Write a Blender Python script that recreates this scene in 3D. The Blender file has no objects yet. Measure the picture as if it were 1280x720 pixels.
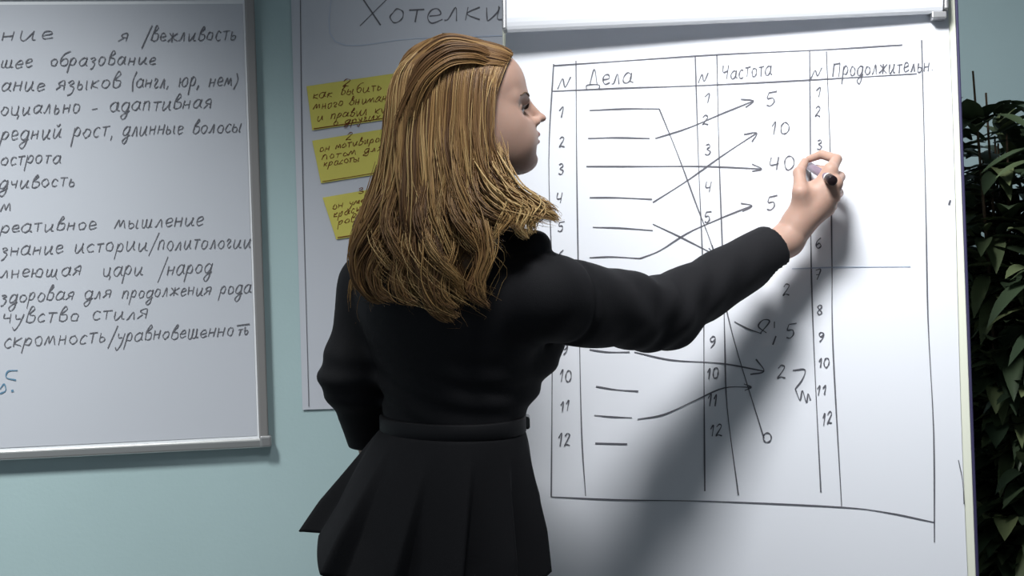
import bpy, math, random
import numpy as np
from mathutils import Vector, Matrix

random.seed(7)
rng = np.random.default_rng(11)
scene = bpy.context.scene
COL = scene.collection

# ------------------------------------------------------------------ camera
F_PX = 2000.0
CAM = np.array([0.0, 0.0, 1.5])
PITCH = math.atan(140.0 / F_PX)
ROLL = math.radians(1.28)
_F = np.array([0, math.cos(PITCH), -math.sin(PITCH)])
_R0 = np.array([1.0, 0, 0])
_U0 = np.cross(_R0, _F)
_R = math.cos(ROLL) * _R0 - math.sin(ROLL) * _U0
_U = math.sin(ROLL) * _R0 + math.cos(ROLL) * _U0

cam_data = bpy.data.cameras.new('camera')
cam_data.sensor_width = 36.0
cam_data.lens = F_PX / 1280.0 * 36.0
cam_data.clip_start = 0.05
cam = bpy.data.objects.new('camera', cam_data)
COL.objects.link(cam)
M = Matrix.Identity(4)
for i in range(3):
    M[i][0], M[i][1], M[i][2], M[i][3] = _R[i], _U[i], -_F[i], CAM[i]
cam.matrix_world = M
scene.camera = cam

# ------------------------------------------------------------------ light
scene.view_settings.view_transform = 'Standard'
scene.view_settings.look = 'None'
scene.view_settings.exposure = 0.0
scene.view_settings.gamma = 1.0
scene.view_settings.use_curve_mapping = False

world = bpy.data.worlds.new('world')
scene.world = world
world.use_nodes = True
wb = world.node_tree.nodes['Background']
wb.inputs['Color'].default_value = (0.62, 0.72, 0.80, 1)
wb.inputs['Strength'].default_value = 0.23


def area_light(name, loc, target, sx, sy, power, color, spread):
    ld = bpy.data.lights.new(name, 'AREA')
    ld.shape = 'RECTANGLE'
    ld.size, ld.size_y = sx, sy
    ld.energy = power
    ld.color = color
    ld.spread = spread
    lo = bpy.data.objects.new(name, ld)
    COL.objects.link(lo)
    lo.location = loc
    d = Vector(target) - Vector(loc)
    lo.rotation_euler = d.to_track_quat('-Z', 'Y').to_euler()
    return lo


# a ceiling lamp behind and left of the person, a second one washing the left wall, and an added low fill from the left, no window seen
area_light('ceiling_lamp_light', (0.10, 1.80, 2.80), (0.70, 2.85, 1.52), 0.46, 0.46, 14.5, (0.97, 0.985, 1.0), 1.4)
area_light('wall_lamp_light', (-1.15, 2.30, 2.80), (-1.05, 3.28, 0.30), 0.30, 0.30, 11, (0.97, 1.0, 0.98), 1.15)
area_light('left_fill_light', (-2.4, 1.2, 0.95), (-0.6, 3.5, 0.9), 1.0, 1.2, 3, (0.80, 0.92, 1.0), 3.1)


# ------------------------------------------------------------------ pixel helpers
def ray(px, py):
    return _F + _R * (px - 640.0) / F_PX - _U * (py - 360.0) / F_PX


def P(px, py, d):
    """point seen at the photo's pixel px,py whose world Y is d"""
    r = ray(px, py)
    return CAM + r * (d / r[1])


class Plane:
    def __init__(self, p, h, v):
        self.p, self.h, self.v = np.array(p, float), np.array(h, float), np.array(v, float)
        n = np.cross(self.h, self.v)
        self.n = n / np.linalg.norm(n)          # faces the viewer

    def hit(self, px, py, off=0.0):
        r = ray(px, py)
        p0 = self.p + self.n * off
        t = np.dot(p0 - CAM, self.n) / np.dot(r, self.n)
        return CAM + r * t

    def uv(self, px, py):
        q = self.hit(px, py) - self.p
        return np.dot(q, self.h), np.dot(q, self.v)

    def at(self, u, v, off=0.0):
        return self.p + self.h * u + self.v * v + self.n * off


# ------------------------------------------------------------------ materials
def mat(name, color, rough=0.6, metal=0.0, spec=0.5, noise=0.0, nscale=8.0, bump=0.0, bscale=60.0,
        sheen=0.0, sss=0.0, island=None, coat=0.0, attr=None):
    m = bpy.data.materials.new(name)
    m.use_nodes = True
    nt = m.node_tree
    b = nt.nodes['Principled BSDF']
    b.inputs['Base Color'].default_value = (*color, 1)
    b.inputs['Roughness'].default_value = rough
    b.inputs['Metallic'].default_value = metal
    b.inputs['Specular IOR Level'].default_value = spec
    b.inputs['Coat Weight'].default_value = coat
    if sheen:
        b.inputs['Sheen Weight'].default_value = sheen
        b.inputs['Sheen Roughness'].default_value = 0.4
    if sss:
        b.inputs['Subsurface Weight'].default_value = sss
        b.inputs['Subsurface Radius'].default_value = (1.0, 0.4, 0.25)
        b.inputs['Subsurface Scale'].default_value = 0.006
    tc = nt.nodes.new('ShaderNodeTexCoord')
    if noise:
        n = nt.nodes.new('ShaderNodeTexNoise')
        n.inputs['Scale'].default_value = nscale
        n.inputs['Detail'].default_value = 4
        nt.links.new(tc.outputs['Object'], n.inputs['Vector'])
        r = nt.nodes.new('ShaderNodeValToRGB')
        r.color_ramp.elements[0].position = 0.3
        r.color_ramp.elements[1].position = 0.7
        lo = [max(0, c * (1 - noise)) for c in color]
        hi = [min(1, c * (1 + noise)) for c in color]
        r.color_ramp.elements[0].color = (*lo, 1)
        r.color_ramp.elements[1].color = (*hi, 1)
        nt.links.new(n.outputs['Fac'], r.inputs['Fac'])
        nt.links.new(r.outputs['Color'], b.inputs['Base Color'])
    if island:
        g = nt.nodes.new('ShaderNodeNewGeometry')
        r = nt.nodes.new('ShaderNodeValToRGB')
        els = r.color_ramp.elements
        for k, (pos, c) in enumerate(island):
            e = els[k] if k < 2 else els.new(pos)
            e.position = pos
            e.color = (*c, 1)
        if attr:
            g = nt.nodes.new('ShaderNodeAttribute')
            g.attribute_name = attr
        nt.links.new(g.outputs['Fac' if attr else 'Random Per Island'], r.inputs['Fac'])
        nt.links.new(r.outputs['Color'], b.inputs['Base Color'])
    if bump:
        n2 = nt.nodes.new('ShaderNodeTexNoise')
        n2.inputs['Scale'].default_value = bscale
        n2.inputs['Detail'].default_value = 3
        nt.links.new(tc.outputs['Object'], n2.inputs['Vector'])
        bp = nt.nodes.new('ShaderNodeBump')
        bp.inputs['Strength'].default_value = bump
        bp.inputs['Distance'].default_value = 0.004
        nt.links.new(n2.outputs['Fac'], bp.inputs['Height'])
        nt.links.new(bp.outputs['Normal'], b.inputs['Normal'])
    return m


MT = {
    'wall': mat('teal_wall_paint', (0.40, 0.53, 0.55), 0.75, noise=0.03, nscale=3, bump=0.08, bscale=120),
    'floor': mat('floor_carpet', (0.16, 0.15, 0.15), 0.9, noise=0.2, nscale=40),
    'ceiling': mat('ceiling_paint', (0.75, 0.76, 0.76), 0.9),
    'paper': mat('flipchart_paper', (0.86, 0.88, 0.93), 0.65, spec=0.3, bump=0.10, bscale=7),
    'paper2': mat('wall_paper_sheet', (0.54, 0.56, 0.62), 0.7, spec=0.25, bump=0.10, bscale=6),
    'enamel': mat('white_enamel', (0.86, 0.88, 0.74), 0.35, spec=0.4),
    'plastic': mat('white_plastic', (0.84, 0.86, 0.90), 0.35),
    'edge': mat('violet_edge_shade', (0.035, 0.03, 0.09), 0.6),  # shade put into a colour, for the board's right edge
    'grey_metal': mat('grey_metal', (0.45, 0.45, 0.46), 0.35, metal=0.7),
    'alu': mat('brushed_aluminium', (0.62, 0.62, 0.62), 0.36, metal=0.85),
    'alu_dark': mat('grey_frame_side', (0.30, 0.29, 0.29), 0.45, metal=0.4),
    'ink': mat('black_marker_ink', (0.15, 0.15, 0.17), 0.6, spec=0.2),
    'ink_soft': mat('grey_marker_ink', (0.13, 0.13, 0.15), 0.6, spec=0.2),
    'ink_pale': mat('pale_blue_ink', (0.48, 0.54, 0.66), 0.7, spec=0.2),
    'ink_blue': mat('blue_marker_ink', (0.12, 0.24, 0.36), 0.7, spec=0.2),
    'ink_red': mat('dark_red_pen_ink', (0.16, 0.05, 0.015), 0.7, spec=0.2),
    'sticky': mat('yellow_note_paper', (0.62, 0.56, 0.13), 0.75, spec=0.2, noise=0.06, nscale=12),
    'skin': mat('skin', (0.47, 0.30, 0.235), 0.5, spec=0.35, sss=0.25, noise=0.04, nscale=25),
    'lip': mat('lip_skin', (0.36, 0.15, 0.13), 0.4),
    'nail': mat('nail', (0.66, 0.42, 0.38), 0.25),
    'eye': mat('eye_white', (0.75, 0.74, 0.72), 0.15),
    'iris': mat('iris', (0.06, 0.07, 0.08), 0.15),
    'lash': mat('lash', (0.03, 0.02, 0.016), 0.6),
    'brow': mat('brow_hair', (0.13, 0.075, 0.035), 0.7),
    'hair': mat('blonde_hair', (0.4, 0.26, 0.12), 0.45, spec=0.35, attr='tone', island=[
        (0.0, (0.062, 0.028, 0.012)), (1.0, (0.64, 0.45, 0.20)), (0.35, (0.19, 0.100, 0.040)), (0.7, (0.38, 0.225, 0.085))]),
    'hair_under': mat('hair_base', (0.15, 0.085, 0.04), 0.6, noise=0.3, nscale=60),
    'cloth': mat('black_suit_cloth', (0.0115, 0.0115, 0.0135), 0.8, spec=0.2, bump=0.12, bscale=500),
    'belt': mat('black_satin_belt', (0.010, 0.010, 0.012), 0.65, spec=0.25),
    'buckle': mat('black_buckle', (0.02, 0.02, 0.02), 0.2, spec=0.6),
    'shoe': mat('black_leather', (0.015, 0.014, 0.014), 0.25),
    'pen': mat('violet_grey_marker_body', (0.23, 0.17, 0.22), 0.4),
    'pen_cap': mat('black_marker_cap', (0.015, 0.008, 0.010), 0.35),
    'pen_ring': mat('white_marker_ring', (0.85, 0.85, 0.85), 0.4),
    'leaf': mat('dark_green_leaf', (0.03, 0.05, 0.02), 0.4, spec=0.4, island=[
        (0.0, (0.02, 0.034, 0.02)), (1.0, (0.15, 0.18, 0.085)), (0.6, (0.055, 0.08, 0.042))]),
    'bark': mat('brown_bark', (0.10, 0.065, 0.04), 0.85, noise=0.3, nscale=30),
    'pot': mat('terracotta_pot', (0.30, 0.12, 0.07), 0.7, noise=0.1),
    'soil': mat('soil', (0.04, 0.028, 0.02), 0.95, noise=0.4, nscale=60),
}


# ------------------------------------------------------------------ mesh helpers
class MB:
    """collects faces for ONE mesh object"""
    def __init__(self):
        self.v, self.f, self.mi, self.mats = [], [], [], []
        self.n = 0

    def mslot(self, m):
        if m not in self.mats:
            self.mats.append(m)
        return self.mats.index(m)

    def add(self, verts, faces, m):
        verts = np.asarray(verts, float).reshape(-1, 3)
        s = self.mslot(m)
        self.v.append(verts)
        for f in faces:
            self.f.append([int(i) + self.n for i in f])
            self.mi.append(s)
        self.n += len(verts)

    def box(self, o, ax, ay, az, m):
        """box from corner o with edge vectors"""
        o, ax, ay, az = (np.asarray(q, float) for q in (o, ax, ay, az))
        vs = [o, o + ax, o + ax + ay, o + ay]
        vs += [q + az for q in vs]
        self.add(vs, [(3, 2, 1, 0), (4, 5, 6, 7), (0, 1, 5, 4), (1, 2, 6, 5), (2, 3, 7, 6), (3, 0, 4, 7)], m)

    def tube(self, pts, rad, m, seg=10, cap=True):
        pts = np.asarray(pts, float)
        n = len(pts)
        rad = np.broadcast_to(np.asarray(rad, float), (n,))
        t = np.gradient(pts, axis=0)
        t /= np.linalg.norm(t, axis=1)[:, None] + 1e-12
        ref = np.array([0, 0, 1.0]) if abs(t[0][2]) < 0.9 else np.array([1.0, 0, 0])
        vs = []
        a = np.cross(t[0], ref)
        a /= np.linalg.norm(a)
        ang = np.linspace(0, 2 * math.pi, seg, endpoint=False)
        for i in range(n):
            a = a - t[i] * np.dot(a, t[i])
            a /= np.linalg.norm(a) + 1e-12
            b = np.cross(t[i], a)
            vs.append(pts[i] + rad[i] * (np.cos(ang)[:, None] * a + np.sin(ang)[:, None] * b))
        vs = np.concatenate(vs)
        fs = []
        for i in range(n - 1):
            for k in range(seg):
                k2 = (k + 1) % seg
                fs.append((i * seg + k, i * seg + k2, (i + 1) * seg + k2, (i + 1) * seg + k))
        if cap:
            fs.append(tuple(range(seg - 1, -1, -1)))
            fs.append(tuple((n - 1) * seg + k for k in range(seg)))
        self.add(vs, fs, m)

    def loft(self, rings, m, close=True, cap=False):
        k = len(rings[0])
        vs = np.concatenate(rings)
        fs = []
        for i in range(len(rings) - 1):
            for j in range(k if close else k - 1):
                j2 = (j + 1) % k
                fs.append((i * k + j, i * k + j2, (i + 1) * k + j2, (i + 1) * k + j))
        if cap:
            fs.append(tuple(range(k - 1, -1, -1)))
            fs.append(tuple((len(rings) - 1) * k + j for j in range(k)))
        self.add(vs, fs, m)

    def build(self, name, parent=None, origin=None, smooth=False, bevel=0.0, solidify=0.0):
        v = np.concatenate(self.v) if self.v else np.zeros((0, 3))
        if parent is not None:
            origin = parent['_o']
        if origin is None:
            origin = np.array([v[:, 0].mean(), v[:, 1].mean(), v[:, 2].min()])
        origin = np.asarray(origin, float)
        me = bpy.data.meshes.new(name)
        me.from_pydata([tuple(q) for q in (v - origin)], [], self.f)
        for m in self.mats:
            me.materials.append(MT[m])
        me.polygons.foreach_set('material_index', self.mi)
        me.polygons.foreach_set('use_smooth', [smooth] * len(self.f))
        me.update()
        o = bpy.data.objects.new(name, me)
        COL.objects.link(o)
        if parent is not None:
            o.parent = parent
            o['_o'] = list(origin)
        else:
            o.location = origin
            o['_o'] = list(origin)
        if bevel:
            md = o.modifiers.new('bevel', 'BEVEL')
            md.width = bevel
            md.segments = 3
            md.limit_method = 'ANGLE'
        if solidify:
            md = o.modifiers.new('solid', 'SOLIDIFY')
            md.thickness = solidify
            md.offset = 0
        return o


def tag(o, label=None, cat=None, group=None, kind=None):
    if label: o['label'] = label
    if cat: o['category'] = cat
    if group: o['group'] = group
    if kind: o['kind'] = kind
    return o


def empty(name, loc, label, cat, group=None):
    o = bpy.data.objects.new(name, None)
    COL.objects.link(o)
    o.location = loc
    o['_o'] = [float(q) for q in loc]
    return tag(o, label, cat, group)


def smooth_line(pts, sub=5):
    pts = np.asarray(pts, float)
    if len(pts) < 3:
        return pts
    p = np.vstack([2 * pts[0] - pts[1], pts, 2 * pts[-1] - pts[-2]])
    out = []
    for i in range(1, len(p) - 2):
        for t in np.linspace(0, 1, sub, endpoint=False):
            a, b, c, d = p[i - 1], p[i], p[i + 1], p[i + 2]
            out.append(0.5 * ((2 * b) + (-a + c) * t + (2 * a - 5 * b + 4 * c - d) * t * t + (-a + 3 * b - 3 * c + d) * t ** 3))
    out.append(p[-2])
    return np.array(out)


def ink_line(mb, plane, pxs, w_px, m, off=0.0007, smooth=True):
    """a flat stroke of ink lying on a paper's plane"""
    q = smooth_line(pxs) if smooth else np.asarray(pxs, float)
    pts = np.array([plane.hit(x, y, off) for x, y in q])
    if len(pts) < 2:
        return
    t = np.gradient(pts, axis=0)
    t /= np.linalg.norm(t, axis=1)[:, None] + 1e-12
    s = np.cross(plane.n, t)
    depth = np.dot(pts.mean(0) - CAM, _F)
    w = w_px / F_PX * depth * 0.5
    ww = w * (0.85 + 0.25 * np.sin(np.arange(len(pts)) * 0.7 + random.random() * 6))[:, None]
    vs = np.concatenate([pts - s * ww, pts + s * ww])
    n = len(pts)
    mb.add(vs, [(i, i + 1, n + i + 1, n + i) for i in range(n - 1)], m)


def circ(cx, cy, rx, ry, n=9, a0=1.2):
    return [(cx + rx * math.cos(a0 + 2 * math.pi * k / n), cy + ry * math.sin(a0 + 2 * math.pi * k / n)) for k in range(n + 1)]


# handwriting: (advance, strokes); baseline 0, x-height 1
G = {
    'а': (.95, [[(.72, .85), (.42, 1), (.1, .65), (.12, .2), (.4, 0), (.68, .35), (.76, 1)], [(.76, 1), (.72, .25), (.95, .05)]]),
    'б': (.8, [[(.8, 1.9), (.3, 1.6), (.1, .9), (.12, .25), (.42, 0), (.72, .3), (.65, .85), (.35, .95), (.1, .6)]]),
    'в': (.8, [[(.1, .1), (.15, 1.0), (.4, 1.8), (.55, 1.5), (.2, .95), (.65, .8), (.7, .25), (.4, 0), (.1, .15)]]),
    'г': (.65, [[(.05, .75), (.22, 1), (.42, .8), (.2, .25), (.35, 0), (.6, .2)]]),
    'д': (.9, [[(.7, .85), (.4, 1), (.1, .6), (.15, .1), (.45, 0), (.7, .4), (.76, 1)], [(.76, 1), (.68, -.5), (.4, -.95), (.15, -.6), (.5, -.2), (.9, .05)]]),
    'е': (.75, [[(.1, .45), (.6, .6), (.5, .95), (.22, .9), (.08, .45), (.28, .03), (.72, .2)]]),
    'ж': (1.1, [[(.1, .95), (.45, .5), (.05, .05)], [(.52, 1), (.5, 0)], [(1, .95), (.55, .5), (1.05, .05)]]),
    'з': (.7, [[(.08, .8), (.35, 1), (.52, .75), (.25, .5), (.55, .25), (.45, -.4), (.15, -.55)]]),
    'и': (.95, [[(.1, 1), (.12, .2), (.3, 0), (.62, .6), (.7, 1)], [(.7, 1), (.68, .15), (.92, .05)]]),
    'й': (.95, [[(.1, 1), (.12, .2), (.3, 0), (.62, .6), (.7, 1)], [(.7, 1), (.68, .15), (.92, .05)], [(.22, 1.45), (.4, 1.25), (.62, 1.5)]]),
    'к': (.8, [[(.1, 1), (.1, 0)], [(.65, .95), (.12, .45), (.72, 0)]]),
    'л': (.8, [[(.0, .05), (.2, .15), (.45, 1), (.62, 0)]]),
    'м': (1.05, [[(.0, .02), (.25, 1), (.45, .2), (.72, 1), (.9, 0)]]),
    'н': (.85, [[(.1, 1), (.1, 0)], [(.1, .5), (.62, .55)], [(.65, 1), (.63, 0)]]),
    'о': (.8, [circ(.38, .5, .3, .48)]),
    'п': (.85, [[(.1, 1), (.1, 0)], [(.1, .65), (.35, 1), (.6, .85), (.64, 0)]]),
    'р': (.8, [[(.12, .95), (.02, -.9)], [(.1, .5), (.35, 1), (.64, .7), (.5, .12), (.12, .2)]]),
    'с': (.7, [[(.6, .85), (.35, 1), (.1, .6), (.15, .15), (.4, 0), (.65, .15)]]),
    'т': (.75, [[(.36, 1), (.34, 0)], [(0, .98), (.72, 1.04)]]),
    'у': (.8, [[(.08, 1), (.18, .45), (.55, .45)], [(.7, 1), (.5, -.2), (.2, -.9), (.0, -.55)]]),
    'ф': (1.1, [[(.5, 1.7), (.48, -.8)], circ(.5, .5, .45, .42)]),
    'х': (.75, [[(.08, 1), (.62, 0)], [(.62, 1), (.05, 0)]]),
    'ц': (.95, [[(.1, 1), (.12, .2), (.3, .02), (.6, .1), (.7, 1)], [(.7, 1), (.72, .1), (.85, -.1), (.75, -.5)]]),
    'ч': (.8, [[(.08, 1), (.15, .5), (.6, .55)], [(.62, 1), (.6, 0)]]),
    'ш': (1.2, [[(.1, 1), (.12, .1), (.4, .1), (.5, 1)], [(.5, 1), (.52, .1), (.85, .1), (.92, 1)], [(.92, 1), (.92, .1), (1.15, .05)]]),
    'щ': (1.25, [[(.1, 1), (.12, .1), (.4, .1), (.5, 1)], [(.5, 1), (.52, .1), (.85, .1), (.92, 1)], [(.92, 1), (.95, .05), (1.1, -.4)]]),
    'ы': (1.1, [[(.1, 1), (.1, .1), (.4, 0), (.55, .3), (.4, .55), (.12, .5)], [(.85, 1), (.85, .1), (1, .05)]]),
    'ь': (.7, [[(.1, 1), (.1, .1), (.4, 0), (.55, .3), (.4, .55), (.12, .5)]]),
    'э': (.7, [[(.05, .85), (.35, 1), (.6, .5), (.35, 0), (.05, .15)], [(.25, .5), (.6, .5)]]),
    'ю': (1.2, [[(.1, 1), (.1, 0)], [(.1, .5), (.4, .5)], circ(.72, .5, .32, .48, a0=3.1)]),
    'я': (.8, [[(.0, .03), (.35, .45)], [(.62, 0), (.62, 1), (.25, .95), (.15, .65), (.6, .48)]]),
    '/': (.7, [[(.65, 1.9), (.05, -.7)]]),
    '-': (.8, [[(.1, .45), (.65, .5)]]),
    '(': (.5, [[(.45, 1.7), (.12, .8), (.3, -.4)]]),
    ')': (.5, [[(.1, 1.7), (.4, .8), (.1, -.4)]]),
    ',': (.4, [[(.2, .12), (.08, -.35)]]),
    '.': (.35, [[(.12, .08), (.2, .02)]]),
    ' ': (.75, []),
    '0': (.8, [circ(.38, .7, .3, .68)]),
    '1': (.5, [[(.05, .9), (.32, 1.4), (.25, 0)]]),
    '2': (.8, [[(.08, 1.1), (.3, 1.4), (.55, 1.1), (.1, .05), (.3, .15), (.68, .02)]]),
    '3': (.75, [[(.1, 1.25), (.4, 1.4), (.5, 1.05), (.22, .75), (.58, .45), (.4, 0), (.08, .1)]]),
    '4': (.8, [[(.1, 1.4), (.08, .6), (.6, .65)], [(.6, 1.4), (.48, 0)]]),
    '5': (.8, [[(.15, 1.35), (.1, .8), (.45, .8), (.55, .35), (.3, 0), (.05, .1)], [(.15, 1.35), (.7, 1.42)]]),
    '6': (.75, [[(.55, 1.4), (.15, .9), (.1, .25), (.35, 0), (.6, .3), (.4, .65), (.12, .4)]]),
    '7': (.75, [[(.08, 1.3), (.6, 1.38), (.3, 0)], [(.15, .65), (.55, .7)]]),
    '8': (.75, [[(.35, .75), (.12, 1.1), (.35, 1.4), (.55, 1.1), (.15, .4), (.32, 0), (.6, .3), (.35, .75)]]),
    '9': (.75, [[(.55, 1.1), (.3, .75), (.1, 1.05), (.3, 1.4), (.55, 1.2), (.5, .5), (.2, 0)]]),
    'N': (1.1, [[(.0, 0), (.28, 1.35), (.55, .1), (.9, 1.4)]]),
    'Д': (1.2, [[(.25, .1), (.55, 1.5), (.9, .1)], [(.05, -.35), (.1, .08), (1.05, .08), (1.1, -.35)]]),
    'Ч': (1.0, [[(.08, 1.6), (.15, .8), (.7, .9)], [(.75, 1.6), (.65, 0)]]),
    'П': (1.2, [[(.1, 0), (.15, 1.5)], [(.1, 1.45), (.95, 1.55)], [(.9, 1.5), (.85, 0)]]),
    'Х': (1.3, [[(.1, 1.9), (1.05, 0)], [(1.15, 1.9), (.05, 0)]]),
}


def words(text, x0, y0, x1, y1):
    """the words of a line with the stretch of the baseline each one takes"""
    adv = [G[c][0] + 0.12 for c in text]
    tot, out, i = sum(adv), [], 0
    for w in text.split(' '):
        a, b = sum(adv[:i]) / tot, sum(adv[:i + len(w)]) / tot
        out.append((w, x0 + (x1 - x0) * a, y0 + (y1 - y0) * a, x0 + (x1 - x0) * b, y0 + (y1 - y0) * b))
        i += len(w) + 1
    return out


def write(mb, plane, text, x0, y0, x1, y1, xh, w_px, m, slant=0.14, jit=0.05, off=0.0007):
    """handwrite text from (x0,y0) to (x1,y1) along its baseline, photo pixels"""
    adv = sum(G[c][0] + 0.12 for c in text)
    L = x1 - x0
    sx = L / adv
    slope = (y1 - y0) / L
    cx = 0.0
    for c in text:
        a, strokes = G[c]
        k = 1 + random.uniform(-.1, .1)
        dy = random.uniform(-.08, .08) * xh
        for s in strokes:
            pts = []
            for gx, gy in s:
                gx2 = gx + gy * slant * xh / sx + random.uniform(-jit, jit)
                gy2 = gy * k + random.uniform(-jit, jit)
                X = x0 + (cx + gx2) * sx
                pts.append((X, y0 + slope * (X - x0) - gy2 * xh + dy))
            ink_line(mb, plane, pts, w_px, m, off)
        cx += a + 0.12


# ------------------------------------------------------------------ planes of the place
def yaw_plane(p, yaw_deg, lean_deg=0.0):
    """yaw>0: right end nearer the viewer; lean>0: top leans away"""
    a, l = math.radians(yaw_deg), math.radians(lean_deg)
    h = np.array([math.cos(a), -math.sin(a), 0])
    n0 = np.array([-math.sin(a), -math.cos(a), 0])
    v = np.array([0, 0, math.cos(l)]) - n0 * math.sin(l)
    return Plane(p, h, v)


WALL = yaw_plane(P(500, 300, 3.55), -9.5)
BOARD = yaw_plane(P(1020, 230, 2.84), 5.0, 10.0)


def on_plane_sheet(mb, plane, corners_px, off, m, nu=24, nv=24, wave=0.0):
    """thin sheet of paper between four pixel corners (tl,tr,br,bl) on a plane"""
    c = [plane.hit(x, y, 0) for x, y in corners_px]
    vs = []
    for j in range(nv + 1):
        for i in range(nu + 1):
            s, t = i / nu, j / nv
            p = (c[0] * (1 - s) + c[1] * s) * (1 - t) + (c[3] * (1 - s) + c[2] * s) * t
            w = wave * (math.sin(s * 5 + t * 3) + 0.6 * math.sin(t * 11 + s * 2)) * 0.5
            vs.append(p + plane.n * (off + w))
    k = nu + 1
    fs = [(j * k + i, j * k + k + i, j * k + k + i + 1, j * k + i + 1) for j in range(nv) for i in range(nu)]
    mb.add(vs, fs, m)


# ------------------------------------------------------------------ room
def quad_box(name, plane, u0, u1, v0, v1, thick, m):
    mb = MB()
    mb.box(plane.at(u0, v0, -thick), plane.h * (u1 - u0), plane.v * (v1 - v0), plane.n * thick, m)
    return tag(mb.build(name), kind='structure')


WALL.p[2] = 0.0
quad_box('wall_back', WALL, -2.6, 3.2, 0, 2.9, 0.12, 'wall')
mb = MB(); mb.box((-3.2, -0.6, -0.1), (6.2, 0, 0), (0, 5.6, 0), (0, 0, 0.1), 'floor')
tag(mb.build('floor'), kind='structure')
mb = MB(); mb.box((-3.2, 0.2, 2.9), (6.2, 0, 0), (0, 4.8, 0), (0, 0, 0.1), 'ceiling')
tag(mb.build('ceiling'), kind='structure')
mb = MB(); mb.box(WALL.at(-2.6, 0, 0.0), WALL.h * 5.8, WALL.v * 0.09, WALL.n * 0.015, 'plastic')
tag(mb.build('baseboard_back', bevel=0.004), kind='structure')


# ------------------------------------------------------------------ whiteboard on the left wall, with a sheet of handwriting
wb_t = 0.022
u_r0, v_b = WALL.uv(336, 549)
u_l, v_t = u_r0 - 1.30, v_b + 0.98
wbase = WALL.at(u_l, v_b, 0)
board = empty('whiteboard', wbase, 'aluminium-framed whiteboard on the teal wall, covered by a handwritten sheet', 'whiteboard')
mb = MB(); mb.box(WALL.at(u_l, v_b, 0.001), WALL.h * (u_r0 - u_l), WALL.v * (v_t - v_b), WALL.n * (wb_t - 0.006), 'plastic')
mb.build('panel', board)
FR = 0.021
mb = MB(); mb.box(WALL.at(u_l, v_b - FR * .7, 0.001), WALL.h * (u_r0 - u_l), WALL.v * FR, WALL.n * wb_t, 'alu')
mb.build('frame_rail', board, bevel=0.005)
mb = MB(); mb.box(WALL.at(u_l, v_t - FR, 0.001), WALL.h * (u_r0 - u_l), WALL.v * FR, WALL.n * wb_t, 'alu')
mb.build('frame_rail', board, bevel=0.005)
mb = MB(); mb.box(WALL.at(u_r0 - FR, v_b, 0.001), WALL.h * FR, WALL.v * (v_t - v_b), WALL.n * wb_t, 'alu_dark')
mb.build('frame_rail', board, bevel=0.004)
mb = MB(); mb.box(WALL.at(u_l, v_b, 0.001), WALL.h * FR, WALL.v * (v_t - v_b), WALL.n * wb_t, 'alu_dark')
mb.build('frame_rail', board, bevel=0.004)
for uu, vv in ((u_r0 - .020, v_b - .014), (u_l - .006, v_b - .014), (u_r0 - .020, v_t - .012), (u_l - .006, v_t - .012)):
    mb = MB(); mb.box(WALL.at(uu, vv, 0.001), WALL.h * .026, WALL.v * .026, WALL.n * (wb_t + .003), 'grey_metal')
    tag(mb.build('corner_cap', board, bevel=0.005), 'grey plastic corner cap')

WSH = Plane(WALL.at(0, 0, wb_t - 0.0036), WALL.h, WALL.v)
mb = MB()
ur, vb2 = WALL.uv(327, 543)
c3 = [WSH.at(u_l + .03, v_t - .03), WSH.at(u_r0 - FR - .004, v_t - .03), WSH.at(u_r0 - FR - .004, v_b + .012), WSH.at(u_l + .03, v_b + .012)]
nu, nv = 40, 40
vs = []
for j in range(nv + 1):
    for i in range(nu + 1):
        s, t = i / nu, j / nv
        p = (c3[0] * (1 - s) + c3[1] * s) * (1 - t) + (c3[3] * (1 - s) + c3[2] * s) * t
        vs.append(p + WALL.n * (0.0003 * math.sin(s * 6 + t * 4) - .0006))
k = nu + 1
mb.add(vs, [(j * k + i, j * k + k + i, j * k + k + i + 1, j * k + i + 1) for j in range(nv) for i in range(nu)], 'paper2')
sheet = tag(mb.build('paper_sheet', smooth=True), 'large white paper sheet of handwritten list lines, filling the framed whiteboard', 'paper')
mb = MB()
ik = 'ink'
LINES = [
    ('ние', 0, 51, 70, 49, 12), ('я', 148, 52, 162, 51, 11), ('/вежливость', 178, 52, 297, 50, 12),
    ('шее', 0, 85, 42, 84, 11), ('образование', 62, 83, 196, 80, 11),
    ('ание языков', 0, 114, 152, 110, 12), ('(англ, юр, нем)', 163, 110, 298, 108, 12),
    ('оциально - адаптивная', 0, 144, 266, 135, 12),
    ('редний рост,', 0, 175, 144, 170, 13), ('длинные волосы', 152, 170, 303, 165, 12),
    ('острота', 0, 206, 78, 203, 11), ('дчивость', -2, 236, 96, 232, 11), ('м', 0, 264, 16, 262, 10),
    ('реативное', 0, 291, 122, 286, 11), ('мышление', 143, 286, 256, 282, 12),
    ('знание истории', 0, 319, 186, 313, 12), ('/политологии', 187, 313, 315, 309, 12),
    ('лнеющая', 0, 347, 103, 344, 11), ('цари', 127, 345, 180, 343, 12), ('/народ', 198, 344, 266, 340, 13),
    ('здоровая для', 0, 378, 140, 372, 11), ('продолжения рода', 152, 373, 315, 366, 11),
    ('чувство стиля', 2, 404, 186, 398, 12),
    ('скромность', 4, 434, 134, 427, 12), ('/уравновешенно', 136, 428, 293, 419, 12), ('ть', 296, 419, 312, 418, 9),
]
LINES = [w + (ln[5],) for ln in LINES for w in words(*ln[:5])]
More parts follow.
